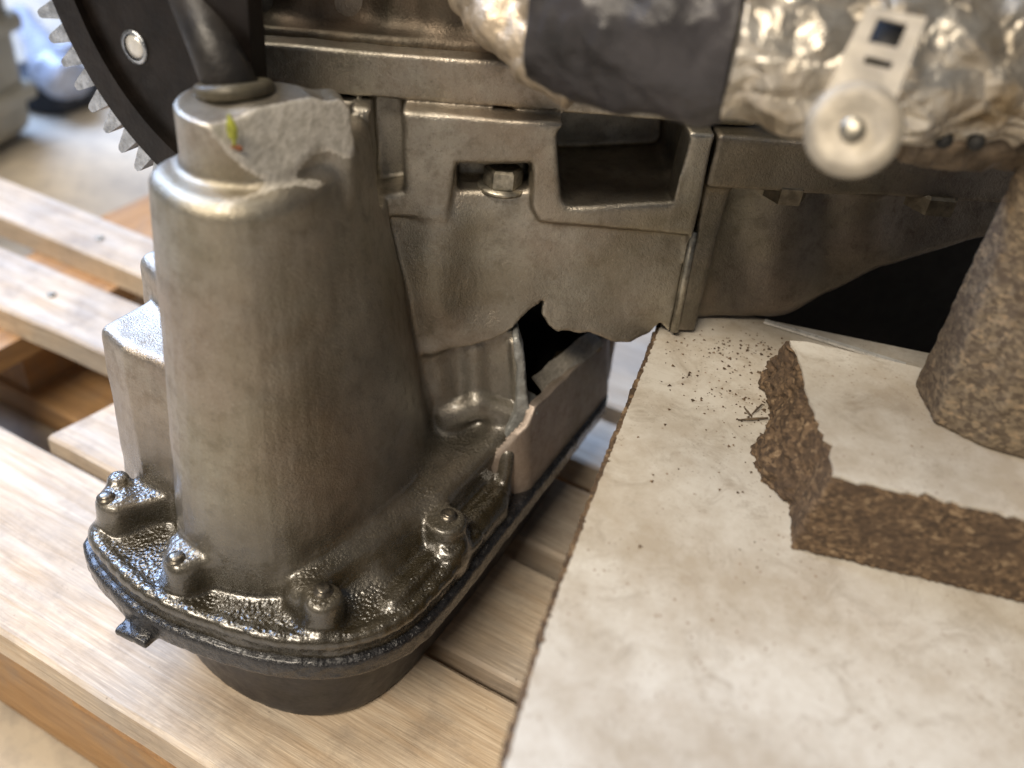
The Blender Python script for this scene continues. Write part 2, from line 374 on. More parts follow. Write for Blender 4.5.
def floor_mat():
    t = NT('concrete'); a = t.noise(5, 6, .6); b = t.noise(60, 5, .6)
    col = t.mix(t.ramp(a, [(.38, 0.), (.62, 1.)]), (.62, .54, .42), (.44, .39, .32)); col = t.mix(t.ramp(b, [(.45, 0.), (.75, .5)]), col, (.20, .18, .17))
    t.set('Base Color', col); t.set('Roughness', .7); t.bump(b, .001, .5); return t.m
M['floor'] = floor_mat()

# ------------------------------------------------------------------ setting: concrete floor
ZF = -.125
fl = mesh('floor', [(-6, -3, ZF), (5, -3, ZF), (5, 8, ZF), (-6, 8, ZF)], [(0, 1, 2, 3)], M['floor']); fl['kind'] = 'structure'

# ------------------------------------------------------------------ pallet
pallet = tag(empty('pallet', (-.2, .3, ZF)), 'weathered pine pallet carrying the engine and white board', 'pallet')
def child_local(o, par): o.location = (-par.location[0], -par.location[1], -par.location[2]); return o
def board(name, x0, x1, y0, y1, z0, z1, mat, skew=0., sy=0., ends=(0., 0.), seed=0, parent=pallet):
    """a plank with slightly worn, wavy edges; ends = extra x at the far side of each end"""
    n = max(6, int((x1-x0)/.02)); r = np.random.default_rng(seed); V = []; Fc = []; c = .0018
    for i in range(n+1):
        s = i/n; x = x0+(x1-x0)*s
        j = r.normal(0, .00022, 4); yy0 = y0+sy*s+j[0]; yy1 = y1+sy*s+j[1]
        for (y, z) in ((yy0, z0), (yy0, z1-c+j[2]*.5), (yy0+c*1.3, z1+j[2]*.4), (yy0*.66+yy1*.34, z1+j[3]*.5), (yy0*.33+yy1*.67, z1-j[3]*.4), (yy1-c*1.3, z1+j[3]*.4), (yy1, z1-c), (yy1, z0)):
            f = (y-y0)/(y1-y0); e = ends[0]*(1-s)*f + ends[1]*s*f
            V.append((x+e, y, z))
    k = 8
    for i in range(n):
        for q in range(k): Fc.append((i*k+q, (i+1)*k+q, (i+1)*k+(q+1) % k, i*k+(q+1) % k))
    Fc.append(tuple(range(k))); Fc.append(tuple(n*k+q for q in range(k))[::-1])
    o = mesh(name, V, Fc, mat, parent, False); child_local(o, parent); return o
T = .021
board('deck_board', -1.05, .42, .1565, .261, -T, 0, M['wood'], sy=-.002, seed=1)
board('deck_board', -.436, .42, .268, .342, -T, .0005, M['wood'], ends=(.012, 0), seed=2)
board('deck_board', -1.15, .42, .335, .395, -T, 0, M['wood'], sy=.036, seed=3)
board('deck_board', -1.2, .42, .437, .487, -T, 0, M['wood'], sy=.007, seed=4)
board('deck_board', -.42, .42, .505, .62, -T, .001, M['wood'], sy=.004, ends=(.02, 0), seed=5)
for x in (-.66, -.30, .25):
    a = board('stringer_board', x, x+.095, .16, .62, -T-.019, -T-.0005, M['woody'], seed=int(x*100)+500)
board('fascia_board', -1.05, .42, .163, .185, -.098, -T-.0195, M['woodd'], seed=11)
board('bottom_board', -.80, .42, .17, .26, ZF+.001, -.099, M['woodd'], seed=12)
board('bottom_board', -.80, .42, .36, .43, ZF+.001, -.099, M['woodd'], seed=13)
board('bottom_board', -.80, .42, .53, .61, ZF+.001, -.099, M['woodd'], seed=15)
for x in (-.70, -.30, .25):
    for y in (.365, .54): board('block', x, x+.10, y, y+.07, -.0985, -T-.0200, M['woody'], seed=int(x*90+y*70)+300)
for x, y in ((-.60, .38), (-.12, .30), (-.64, .462)):
    v, f = lathe([(.0032, 0), (.0034, .0006), (.0025, .0010)], (x+.035, y, .0004), (0, 0, 1), 10)
    n_ = mesh('nail', v, f, M['darkbolt'], pallet); child_local(n_, pallet)

# ------------------------------------------------------------------ engine
engine = tag(empty('engine', (-.22, .3, 0)), 'dirty cast aluminium car engine with a hole broken in its block', 'engine')
def part(name, v, f, mat, parent=engine, smooth=True, label=None):
    o = mesh(name, v, f, mat, parent, smooth)
    if parent is engine: child_local(o, engine)
    if label: o['label'] = label
    return o
WO = np.array([-.255, .305]); WU = np.array([.857, .515]); WU /= np.linalg.norm(WU); WN = np.array([WU[1], -WU[0]])
def wl(px, py, wv=0.):                     # pixel -> (u, z) on the block's side wall, wv metres proud of it
    r = ray(px, py); p0 = WO+WN*wv; t = (p0@WN)/(r[:2]@WN); P = CAM+r*t; return (P[:2]-WO)@WU, P[2]
def wp(u, wv, z): q = WO+WU*u+WN*wv; return np.array([q[0], q[1], z])
LEAN = .12
def wlz(px, py, w0=0.):
    wv = w0
    for _ in range(12): u, z = wl(px, py, wv); wv = w0+LEAN*(.25-z)
    return u, z
def wpl(u, w0, z): return wp(u, w0+LEAN*(.25-z), z)
def UW(X, Y): return (X-WO[0])*WU[0]+(Y-WO[1])*WU[1], (X-WO[0])*WN[0]+(Y-WO[1])*WN[1]
def wbox(u0, u1, w0, w1):
    P = [wp(u, q, 0) for u in (u0, u1) for q in (w0, w1)]; return min(p[0] for p in P), min(p[1] for p in P), max(p[0] for p in P), max(p[1] for p in P)
def wall_op(fld, polyuz, w0, w1, r, k, mode='u', rc=None, lean=0.):   # outline in (u, z), thickness w0..w1
    P = inset(polyuz, r if rc is None else rc); rr = r if rc is None else rc
    def fn(X, Y, Z):
        u, q = UW(X, Y); u, q, Z = np.broadcast_arrays(u, q, Z)
        return ext(sdpoly(u, Z, P)-rr, q-lean*(.25-Z), w0, w1, r)
    us = [p[0] for p in polyuz]; zs = [p[1] for p in polyuz]
    e = abs(lean)*(.25-min(zs)); b = wbox(min(us), max(us), w0-e, w1+e)
    fld.op(fn, (b[0], b[1], min(zs)), (b[2], b[3], max(zs)), k, mode)
def chaikin(P, n=2):
    P = [np.array(p, float) for p in P]
    for _ in range(n): P = [q for i in range(len(P)) for q in (P[i]*.75+P[(i+1) % len(P)]*.25, P[i]*.25+P[(i+1) % len(P)]*.75)]
    return [tuple(p) for p in P]
def loft_op(fld, bot, top, z0, z1, r, k, rc=.006, mode='u', z0c=None, z1c=None):
    b = inset(bot, rc); t = inset(top, rc); A = np.array(bot); B = np.array(top)
    def fn(X, Y, Z):
        s = (Z-z0)/(z1-z0); P = [(b[i][0]+(t[i][0]-b[i][0])*s, b[i][1]+(t[i][1]-b[i][1])*s) for i in range(len(b))]
        return ext(sdpoly(X, Y, P)-rc, Z, z0 if z0c is None else z0c, z1 if z1c is None else z1c, r)
    al = np.vstack([A, B]); fld.op(fn, (*al.min(0), z0), (*al.max(0), z1), k, mode)
def zcyl(fld, c, r, z0, z1, rr, k, mode='u', taper=0.):
    fld.op(lambda X, Y, Z: ext(np.sqrt((X-c[0])**2+(Y-c[1])**2)-r+taper*(Z-z0), Z, z0, z1, rr), (c[0]-r, c[1]-r, z0), (c[0]+r, c[1]+r, z1), k, mode)
def cap(fld, a, b, ra, k, rb=None, mode='u'):
    a = np.array(a); b = np.array(b); m = max(ra, rb or 0)
    fld.op(lambda X, Y, Z: capsule(X, Y, Z, a, b, ra, rb), np.minimum(a, b)-m, np.maximum(a, b)+m, k, mode)

flange_xy = [at(px, py, .062)[:2] for px, py in ((86,540),(92,560),(120,592),(160,620),(250,652),(320,660),(370,652),(415,630),(455,588),(500,530),(560,455),(605,398))]
flange_xy = [tuple(p[:2]) for p in spline([(*p, 0.) for p in flange_xy], 3)]+[(-.145, .452), (-.17, .456), (-.26, .45), (-.302, .42), (-.306, .25), (-.304, .205)]
RES = .0011
blk = Field((-.352, .165, .056), (-.085, .475, .335), RES)
# lower flange plate
flp = [tuple(p) for p in inset(flange_xy, .0012)]; flp = [p for p in flp[:34] if p[1] < .305]+[(-.1365,.312),(-.1415,.323),(-.150,.329),(-.175,.345),(-.19,.40)]+flp[-4:]
loft_op(blk, flp, [tuple(p) for p in inset(flp, .0015)], .058, .0700, .003, .002, rc=.0015)
# tall front column (tapers slightly upwards)
colb = [(-.2650,.214),(-.2360,.1885),(-.2010,.1955),(-.1835,.2150),(-.1725,.2460),(-.1680,.285),(-.176,.310),(-.20,.345),(-.25,.345),(-.285,.28)]
colt = [(-.2590,.2190),(-.2330,.2075),(-.2110,.2125),(-.2010,.2280),(-.1995,.2500),(-.2050,.272),(-.213,.286),(-.225,.32),(-.25,.30),(-.258,.25)]
def soft(P): return chaikin(P, 2)
loft_op(blk, soft(colb), soft(colt), .06, .250, .0060, .005, rc=.006)
# stepped cover left of the column
loft_op(blk, [(-.303,.219),(-.278,.211),(-.25,.212),(-.24,.30),(-.31,.30)], [(-.308,.226),(-.289,.2205),(-.25,.222),(-.24,.30),(-.308,.30)], .06, .157, .004, .004, rc=.004)
loft_op(blk, [(-.328,.262),(-.25,.235),(-.24,.33),(-.32,.33)], [(-.320,.262),(-.25,.232),(-.24,.33),(-.31,.33)], .06, .174, .006, .004, rc=.007)
# body of the block behind wall
wall_op(blk, [(-.02,.06),(.172,.09),(.176,.13),(.182,.145),(.182,.2525),(-.03,.2525)], -.11, -.008, .002, .003)
# side wall skin: below the apron; lower torn edge and hole are real openings
tear = [wlz(*p) for p in ((400,351),(415,353),(440,351),(470,347),(492,341),(505,335),(512,329),(522,318),(529,314),(538,309),(541,310),(537,316),(541,322),(548,327),(556,333),(566,331),(578,335),(590,334),(604,339),(615,343),(630,343),(640,338),(650,334),(660,324))]
skin = tear+[(.1795,.151),(.1795,.2525),(.0,.2525),(.02,.13)]
wall_op(blk, skin, -.012, 0., .0012, .003, rc=.0004, lean=LEAN)
# carve a cavity behind the torn skin, reaching the hole
def cav(X, Y, Z):
    u, q = UW(X, Y); u, q, Z = np.broadcast_arrays(u, q, Z)
    P = [(.098,.055),(.106,.075),(.098,.150),(.112,.175),(.17,.165),(.19,.130),(.19,.055)]
    return ext(sdpoly(u, Z, P), q-LEAN*(.25-Z), -.095, -.0050, .001)
b = wbox(.09, .20, -.09, 0); blk.op(cav, (b[0], b[1], .072), (b[2], b[3], .17), .002, 's')
hole_uz = [wlz(*p) for p in ((509,338),(519,325),(527,313),(543,302),(541,315),(549,328),(556,332),(580,335),(582,352),(512,356))]
b = wbox(.09, .16, -.03, .03); blk.op(lambda X, Y, Z: (lambda uq: ext(sdpoly(*np.broadcast_arrays(uq[0], Z), hole_uz), uq[1]-LEAN*(.25-Z), -.03, .03, .0003))(UW(X, Y)), (b[0], b[1], .13), (b[2], b[3], .18), .0003, 's')
# recess panel under the ledge (left of the hole) and its half-round rib
rec = [wlz(*p, -.006) for p in ((410,346),(513,330),(521,350),(524,400),(512,440),(505,475),(410,475))]
wall_op(blk, rec, -.024, -.006, .001, .002, rc=.001, lean=LEAN)
def lcap(p, q, w0, ra, k, dw=0., mode='u'):
    A = wlz(*p, w0+ra); B = wlz(*q, w0+ra); cap(blk, wpl(A[0], w0+dw, A[1]), wpl(B[0], w0+dw, B[1]), ra, k, mode=mode)
lcap((447,424), (478,412), -.006, .0070, .0025); lcap((478,412), (520,424), -.006, .0070, .002)
lcap((474,352), (476,400), -.0095, .0045, .005); lcap((514,345), (519,410), -.006, .0022, .002)
lcap((430,358), (440,440), -.010, .008, .008)
# lower right rail: sloping shoulder from column foot to the hole
cap(blk, (-.183,.205,.078), (-.165,.285,.080), .0055, .010); cap(blk, (-.165,.285,.080), (-.158,.343,.086), .0060, .010)
loft_op(blk, [(-.185,.205),(-.150,.225),(-.147,.27),(-.149,.325),(-.19,.345)], [(-.19,.22),(-.172,.245),(-.166,.28),(-.162,.338),(-.20,.345)], .062, .086, .004, .010, rc=.006)
cap(blk, (-.150,.228,.070), (-.1455,.315,.070), .0040, .006)
cap(blk, (-.1455,.322,.062), (-.150,.330,.086), .0040, .004)
# rim along front edge of the flange
rimp = inset(flange_xy, .0050); rimp = [p for p in rimp[:34] if p[1] < .30]
for a, b_ in zip(rimp[:-1], rimp[1:]): cap(blk, (*a, .0685), (*b_, .0685), .0026, .003)
# flange bosses
B1 = at(113, 497, .086)[:2]; B2 = at(183, 556, .086)[:2]; B3 = at(323, 594, .086)[:2]; B4 = at(447, 520, .084)[:2]
zcyl(blk, B1, .0105, .060, .0865, .0035, .004, taper=.10); blk.op(lambda X, Y, Z: obox(X, Y, Z, (B1[0]+.006, B1[1]+.010, .073), 1.0, (.014, .0095, .0125), .003), (B1[0]-.02, B1[1]-.02, .058), (B1[0]+.03, B1[1]+.03, .09), .005)
zcyl(blk, at(118, 478, .088)[:2], .005, .070, .090, .003, .003)
zcyl(blk, B2, .0115, .060, .0870, .0035, .004, taper=.10); blk.op(lambda X, Y, Z: obox(X, Y, Z, (B2[0]+.004, B2[1]+.012, .0735), .95, (.017, .0108, .0135), .003), (B2[0]-.02, B2[1]-.02, .058), (B2[0]+.035, B2[1]+.035, .09), .005)
zcyl(blk, B3, .0105, .060, .0860, .0035, .005, taper=.08)
zcyl(blk, B4, .0095, .060, .0850, .003, .006); zcyl(blk, at(452, 545, .076)[:2], .0075, .06, .0765, .003, .005)
# round boss that takes the steel tube
BC = np.array([-.2320, .2470]); 
def boss(X, Y, Z):
    c = ext(np.sqrt((X-BC[0])**2+(Y-BC[1])**2)-.0240, Z, .10, .272, .0012)
    g = obox(X, Y, Z, (BC[0]+.010, BC[1]+.015, .252), .9, (.0205, .0140, .0195), .005)
    h = np.maximum(.008-np.abs(c-g), 0)/.008; d = np.minimum(c, g)-h*h*.002
    n = np.array([.80, -.28, .53]); n /= np.linalg.norm(n); p = np.array([BC[0]+.0180, BC[1]-.006, .262])
    q = (X-p[0])*n[0]+(Y-p[1])*n[1]+(Z-p[2])*n[2]; q = np.where(Z > .2435, q, q-(.2435-Z)*3)
    return np.maximum(d, q)
blk.op(boss, (-.27, .215, .10), (-.18, .30, .275), .0035)
# shoulder ledge right of the boss
cap(blk, (-.2125,.234,.2435), (-.2135,.272,.2465), .0055, .004)
# raised apron with its three pockets
ap = [wl(*p, .004) for p in ((352,104),(356,205),(362,213),(446,214),(452,190),(457,160),(530,160),(531,205),(538,219),(600,224),(688,232))]+[(.1795,.190),(.1795,.2527)]
ap = [(wl(352,104,.004)[0], .2527)]+ap[1:]
wall_op(blk, ap, -.01, .0085, .0022, .002, rc=.0012)
p1 = [wl(*p, .004) for p in ((371,108),(402,108),(405,188),(376,192))]; wall_op(blk, p1, -.011, .02, .002, .003, 's', rc=.002)
p3 = [wl(*p, .004) for p in ((555,120),(690,127),(684,198),(562,204))]; wall_op(blk, p3, -.060, .02, .002, .003, 's', rc=.006)
p2 = [wl(*p, .0) for p in ((457,163),(529,163),(529,187),(457,187))]; wall_op(blk, p2, -.014, .012, .002, .003, 's', rc=.002)
# gentle vertical waves of the crankcase wall
for (px, amp, rad) in ((437, .0022, .016),):
    u0 = wl(px, 280)[0]; cap(blk, wpl(u0, amp-rad-.001, .16), wpl(u0, amp-rad-.001, .196), rad, .010)
u0 = wl(486, 260)[0]; cap(blk, wpl(u0, .0172, .165), wpl(u0, .0172, .192), .018, .010, mode='s')
# vertical joint lip next to the gearbox
wall_op(blk, [(.167,.205),(.1795,.205),(.1795,.2527),(.169,.2527)], -.008, .0085, .001, .002)
# top strip of the block above the parting line
wall_op(blk, [(-.04,.2538),(.20,.2538),(.20,.2735),(-.04,.2735)], -.09, -.0015, .0015, .001)
wall_op(blk, [(-.04,.27),(.20,.27),(.20,.33),(-.04,.33)], -.09, -.028, .001, .004)
# slots milled thin so that the parting line reads
X = blk.ax[0][:, None, None]; Y = blk.ax[1][None, :, None]; Z = blk.ax[2][None, None, :]
nz = fbm(X[::2], Y[:, ::2], Z[:, :, ::2], .016, 2)*.00045
nz = np.repeat(np.repeat(np.repeat(nz, 2, 0), 2, 1), 2, 2)[:blk.F.shape[0], :blk.F.shape[1], :blk.F.shape[2]]
blk.F += nz.astype(np.float32)
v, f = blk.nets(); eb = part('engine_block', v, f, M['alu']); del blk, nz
cn = np.array([.80, -.28, .53]); cn /= np.linalg.norm(cn); cpt = np.array([BC[0]+.0180, BC[1]-.006, .262])
cc = v[f].mean(1); dd = np.abs((cc-cpt)@cn); eb.data.materials.append(M['cut'])
onc = (dd < .0012) & (cc[:, 2] > .2475) & (np.linalg.norm(cc-cpt, axis=1) < .06)
if len(eb.data.polygons) == len(onc): eb.data.polygons.foreach_set('material_index', onc.astype(np.int32))

# ribs and pockets of the upper block (vertical dark pillars)
up_ = Field((-.42, .26, .268), (-.05, .52, .36), .0022)
wall_op(up_, [(-.10,.2725),(.24,.2725),(.24,.36),(-.10,.36)], -.07, -.034, .001, .003)
for px, rad, dz in ((300, .012, 0), (365, .006, 0), (400, .012, 0), (442, .016, 0), (500, .02, 0), (330, .006, 0), (620, .02, 0)):
    u0 = wl(px, 30, -.03)[0]; cap(up_, wp(u0, -.034, .27), wp(u0, -.034, .37), rad, .006)
wall_op(up_, [(-.10,.272),(.24,.272),(.24,.277),(-.10,.277)], -.05, -.012, .002, .008)
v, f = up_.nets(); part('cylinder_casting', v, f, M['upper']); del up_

# broken wall section: pale fractured edge beside the hole
fr = [(512,334),(519,332),(524,352),(526,380),(528,402),(538,408),(530,425),(515,452),(507,468),(502,500),(499,514),(492,513),(495,470),(505,425),(516,406),(517,370)]
FU = [wlz(x, y, .001) for x, y in fr]
frf = Field((-.21, .29, .058), (-.10, .42, .16), .001)
Pn = inset(FU, .0004)
frf.op(lambda X, Y, Z: (lambda uq: ext(sdpoly(np.broadcast_to(uq[0], np.broadcast(uq[0], Z).shape), np.broadcast_to(Z, np.broadcast(uq[0], Z).shape), Pn)-.0004, uq[1]-LEAN*(.25-Z), -.010, .0055, .0008))(UW(X, Y)), (-.2, .3, .058), (-.11, .41, .155), .001)
frf.F += fbm(frf.ax[0][:, None, None], frf.ax[1][None, :, None], frf.ax[2][None, None, :], .005, 2)*.0005
v, f = frf.nets(); part('fractured_edge', v, f, M['broken'], label='pale grey fracture face beside the hole')

# side panel of the lower block beyond the hole
sp = Field((-.215, .30, .055), (-.118, .47, .128), .001)
def panel(X, Y, Z):
    X, Y, Z = np.broadcast_arrays(X, Y, Z)
    zt = np.interp(Y, [.29, .318, .332, .345, .40, .435, .46], [.0715, .0715, .0985, .1090, .1050, .1020, .101]).astype(np.float32)+.0004*np.sin(Y*310)
    xo = -.1372-(Z-.06)*.14-np.maximum(Y-.434, 0)**2*18-np.maximum(.340-Y, 0)**2*55
    d = np.maximum(np.maximum(X-xo, xo-.0045-X), np.maximum(Z-zt, .0585-Z))
    return np.maximum(d, np.maximum(.3215-Y, Y-.458))
sp.op(panel, (-.21, .30, .057), (-.12, .465, .126), .001)
sp.op(lambda X, Y, Z: np.maximum(np.maximum(np.abs(Y-.455)-.003, np.abs(X+.172)-.028), np.maximum(Z-.099, .0585-Z)), (-.205, .45, .057), (-.14, .46, .10), .004)
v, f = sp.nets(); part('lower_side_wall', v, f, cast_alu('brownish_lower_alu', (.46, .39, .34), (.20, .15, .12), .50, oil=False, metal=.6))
# black plate added to keep the hole dark, inner liner in front
def wq(px, py, wv): q = wl(px, py, wv); return wp(q[0], wv, q[1])
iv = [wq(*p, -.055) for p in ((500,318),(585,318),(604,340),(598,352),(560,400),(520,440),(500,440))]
o = part('hole_shade_plate', iv, [tuple(range(7))], M['black'], smooth=False); o.modifiers.new('s', 'SOLIDIFY').thickness = .003
iw = [wq(*p, -.045) for p in ((556,352),(590,341),(601,345),(570,378),(545,396),(544,372))]
o = part('bearing_web', iw, [tuple(range(6))], M['inner'], smooth=False); o.modifiers.new('s', 'SOLIDIFY').thickness = .003
pA = at(546, 394, .104); pB = at(603, 345, .104)
mb = MB(); nseg = 14; Vv = []
for i in range(nseg+1):
    s = i/nseg; c = pA*(1-s)+pB*s; j = (math.sin(i*1.1)*.0004, math.cos(i*1.7)*.0003)
    for dx, dz in ((0, 0), (-.002, .003+j[0]), (-.009+j[0], .0075+j[1]), (-.0095+j[0], .0062+j[1]), (-.0035, .0015), (-.001, -.002)): Vv.append((c[0]+dx, c[1], c[2]+dz))
Ff = []
for i in range(nseg):
    for q in range(6): Ff.append((i*6+q, (i+1)*6+q, (i+1)*6+(q+1) % 6, i*6+(q+1) % 6))
Ff += [tuple(range(6)), tuple(nseg*6+q for q in range(6))[::-1]]
part('torn_lip', Vv, Ff, M['cut'], smooth=False, label='bright bent metal lip inside the hole')

# raised casting mark in the recess
def stroke(mb, pts, wv, r=.0006):
    P = [wpl(*((lambda q: (q[0], wv, q[1]))(wlz(x, y, wv)))) for x, y in pts]
    v, f = tube(P, [r]*len(P), 8); mb.add(v, f)
mk = MB()
stroke(mk, [(489,354),(511,357),(513,382),(490,379),(489,354)], -.0058, .0004)
stroke(mk, [(492,376),(494,360),(503,375),(505,359)], -.0056, .0006); stroke(mk, [(496,369),(508,372),(507,379)], -.0056, .0006)
mk.build('casting_mark', M['alu'], engine); child_local(engine.children[-1], engine)
bpy.context.view_layer.update()

# paint dabs on the boss
def dab(name, px0, px1, mat, seed):
    r = np.random.default_rng(seed); n = 16; V = [];
    c = BC; R_ = .0238
    P0 = at(px0[0], px0[1], .255); 
    for i in range(n):
        s = i/(n-1); px = px0[0]+(px1[0]-px0[0])*s; py = px0[1]+(px1[1]-px0[1])*s
        for sgn in (-1, 1):
            q = px+sgn*(5.6*math.sin(math.pi*min(max(s, .08), .92))+r.normal(0, .6))
            rr = ray(q, py); a_ = rr[0]**2+rr[1]**2; b2 = -2*(rr[0]*c[0]+rr[1]*c[1]); cc = c@c-R_**2; D = max(b2*b2-4*a_*cc, 0); t = (-b2-math.sqrt(D))/(2*a_)
            V.append(CAM+rr*t)
    Ff = [(2*i, 2*i+1, 2*i+3, 2*i+2) for i in range(n-1)]
    o = part(name, V, Ff, mat); sd = o.modifiers.new('s', 'SOLIDIFY'); sd.thickness = .0004; return o
dab('paint_mark', (229, 114), (235, 146), M['yellow'], 1); dab('paint_mark', (234, 144), (241, 151), M['orange'], 2)

# tube with its seal ring on the boss
tb = np.array([-.2400, .2515, .270]); te = tb+np.array([-.040, .026, .062]); 
dirn = aty(186, -30, .275)-tb; dirn /= np.linalg.norm(dirn)
v, f = tube([tb, tb+dirn*.03, tb+dirn*.09, tb+dirn*.16], [.0098, .0100, .0112, .0112], 36); tb_o = part('dipstick_tube', v, f, M['rubber'])
v, f = [], []
u_, v_, d_ = frame((dirn*.35+np.array([0, 0, .9]))); Vt = []; Ft = []
for i in range(40):
    a = 2*math.pi*i/40; cdir = u_*math.cos(a)+v_*math.sin(a); cc = tb+d_*.0035+cdir*.0118
    for k in range(12):
        b = 2*math.pi*k/12; Vt.append(cc+(cdir*math.cos(b)+d_*math.sin(b))*.0030)
for i in range(40):
    for k in range(12): Ft.append((i*12+k, ((i+1) % 40)*12+k, ((i+1) % 40)*12+(k+1) % 12, i*12+(k+1) % 12))
part('seal_ring', Vt, Ft, M['ring'])
v, f = tube(spline([aty(226, -20, .31), aty(236, 10, .315), aty(235, 40, .325), aty(226, 50, .335)], 8), [.0032]*25, 14); part('small_hose', v, f, M['ring'])

# flange studs
for P, z in ((at(106, 497, .087), 0), (at(176, 558, .088), 1), (at(323, 590, .0865), 2), (at(449, 515, .0855), 3)):
    v, f = lathe([(.0042, -.003), (.0042, .0002), (.0031, .0003), (.0031, .0012), (.0022, .0017)], P, (.05*z-.05, .03, 1), 20); part('flange_stud', v, f, M['stud'])
# bolt heads in pockets
def hexbolt(px, py, wv, r, mat, ax=(0, 0, 1), wd=True):
    q = wl(px, py, wv); P = wp(q[0], wv, q[1]); a = frame(ax)
    v, f = lathe([(r*.9, -.0045), (r, -.004), (r, .0035), (r*.85, .0045)], P, ax, 6); o = part('bolt_head', v, f, mat, smooth=False)
    if wd:
        v, f = lathe([(r*1.25, -.0065), (r*1.25, -.0045)], P, ax, 24); w_ = mesh('washer', v, f, mat, o)
    return o
hexbolt(503, 175, -.003, .0090, M['bolt'])
hexbolt(786, 189, .001, .0100, M['darkbolt'], wd=False); hexbolt(932, 198, .001, .0125, M['darkbolt'], wd=False)

# gasket, oil pan and tab
gk = Field((-.325, .155, .044), (-.12, .475, .066), .0009)
Fi = [tuple(p) for p in inset(flange_xy, -.0020)]
gk.op(lambda X, Y, Z: ext(sdpoly(X, Y, inset(Fi, .002))-.002+0*Z, Z, .0490, .0612, .0026), (-.32, .16, .045), (-.125, .47, .062), .002)
TBp = at(141, 632, .048)
gk.op(lambda X, Y, Z: obox(X, Y, Z, (TBp[0], TBp[1], .0500), .10, (.0085, .0065, .0022), .001), (TBp[0]-.02, TBp[1]-.02, .045), (TBp[0]+.02, TBp[1]+.02, .056), .003)
cap(gk, (TBp[0]+.003, TBp[1]+.002, .051), (TBp[0]+.006, TBp[1]+.014, .054), .005, .004)
gx, gy, gz = gk.ax[0][:, None, None], gk.ax[1][None, :, None], gk.ax[2][None, None, :]
gk.F += (fbm(gx, gy, gz, .005, 3)*.00035).astype(np.float32)
v, f = gk.nets(); part('pan_gasket', v, f, M['gasket']); del gk
pn = Field((-.32, .165, -.002), (-.125, .47, .05), .0016)
pb = [(-.268,.206),(-.232,.191),(-.198,.190),(-.172,.199),(-.156,.217),(-.1495,.245),(-.1485,.30),(-.150,.40),(-.16,.43),(-.20,.44),(-.27,.42),(-.282,.24)]
pt = [(-.278,.192),(-.24,.182),(-.193,.184),(-.165,.196),(-.149,.218),(-.144,.25),(-.143,.30),(-.143,.41),(-.152,.438),(-.20,.446),(-.28,.43),(-.292,.26)]
pb = chaikin(pb, 2); pt = chaikin(pt, 2); loft_op(pn, pb, pt, .0, .056, .004, .002, rc=.003)
v, f = pn.nets(); part('oil_pan', v, f, M['pan'])

# gearbox bell on the right
bl = Field((-.115, .28, .10), (.26, .72, .262), .0016)
low = [wlz(*p, -.013) for p in ((664,326),(690,321),(745,319),(785,311),(835,295),(880,271),(985,241))]
low = [(.1815,.151)]+[(u, max(z, .151)) for u, z in low[1:]]
wall_op(bl, low+[(.42,.222),(.42,.245),(.1815,.245)], -.060, -.0130, .005, .004, rc=.0015, lean=LEAN)
wall_op(bl, [(.1815,.2285),(.45,.2315),(.45,.2527),(.1815,.2527)], -.08, .0085, .0012, .003, rc=.001)
def vrib(px, rad, sink, y0=185, y1=318):
    q = wlz(px, y0, -.013); q2 = wlz(px-6, y1, -.013); cap(bl, wpl(q[0], -.013+rad*.5-rad, q[1]), wpl(q2[0], -.013+rad*.1-rad, q2[1]+.012), rad, .012)
wall_op(bl, [(.1822,.151),(.192,.152),(.195,.235),(.1822,.235)], -.02, -.0010, .002, .006, rc=.001, lean=LEAN)
vrib(782, .016, 0); vrib(862, .014, 0, 185, 262)
bl.F += (fbm(bl.ax[0][:, None, None], bl.ax[1][None, :, None], bl.ax[2][None, None, :], .02, 2)*.0006).astype(np.float32)
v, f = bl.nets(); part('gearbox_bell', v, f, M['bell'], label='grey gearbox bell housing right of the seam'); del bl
# gasket bead in the seam
s1 = wl(690, 226, .001); s2 = wl(668, 316, .001)
v, f = tube([wpl(.1808, .0010, s1[1]), wpl(.1808, .0008, (s1[1]+s2[1])/2), wpl(.1808, .0008, .1530)], [.0021]*3, 12); part('seam_gasket', v, f, M['bolt'])
# black box added to fill the shaded void under the bell
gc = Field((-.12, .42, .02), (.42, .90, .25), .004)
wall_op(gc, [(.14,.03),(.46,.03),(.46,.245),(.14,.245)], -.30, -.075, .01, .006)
v, f = gc.nets(); part('under_bell_shade', v, f, M['black'])

# ring gear
YD = .262; tips = [aty(px, py, YD) for px, py in ((47,12),(60,40),(72,63),(85,87),(99,108),(113,129),(128,147),(143,165))]
A_ = np.array([[2*p[0], 2*p[2], 1] for p in tips]); bb = np.array([p[0]**2+p[2]**2 for p in tips]); sol = np.linalg.lstsq(A_, bb, rcond=None)[0]
gcx, gcz = sol[0], sol[1]; gr = math.sqrt(sol[2]+gcx**2+gcz**2)
if not .08 < gr < .25:
    gr = .16; m_ = tips[4]; nrm = np.array([-(tips[7]-tips[0])[2], (tips[7]-tips[0])[0]]); nrm /= np.linalg.norm(nrm)
    if nrm[0] < 0: nrm = -nrm
    gcx, gcz = m_[0]+nrm[0]*gr, m_[2]+nrm[1]*gr
ring = part('ring_gear', *[[], []], M['disc']) if False else None
a0 = [math.atan2(p[2]-gcz, p[0]-gcx) for p in tips]; a0 = np.unwrap(a0); step = (a0[-1]-a0[0])/7
print('gear', gcx, gcz, gr, step)
hx = aty(135, 47, YD); hr = .0052
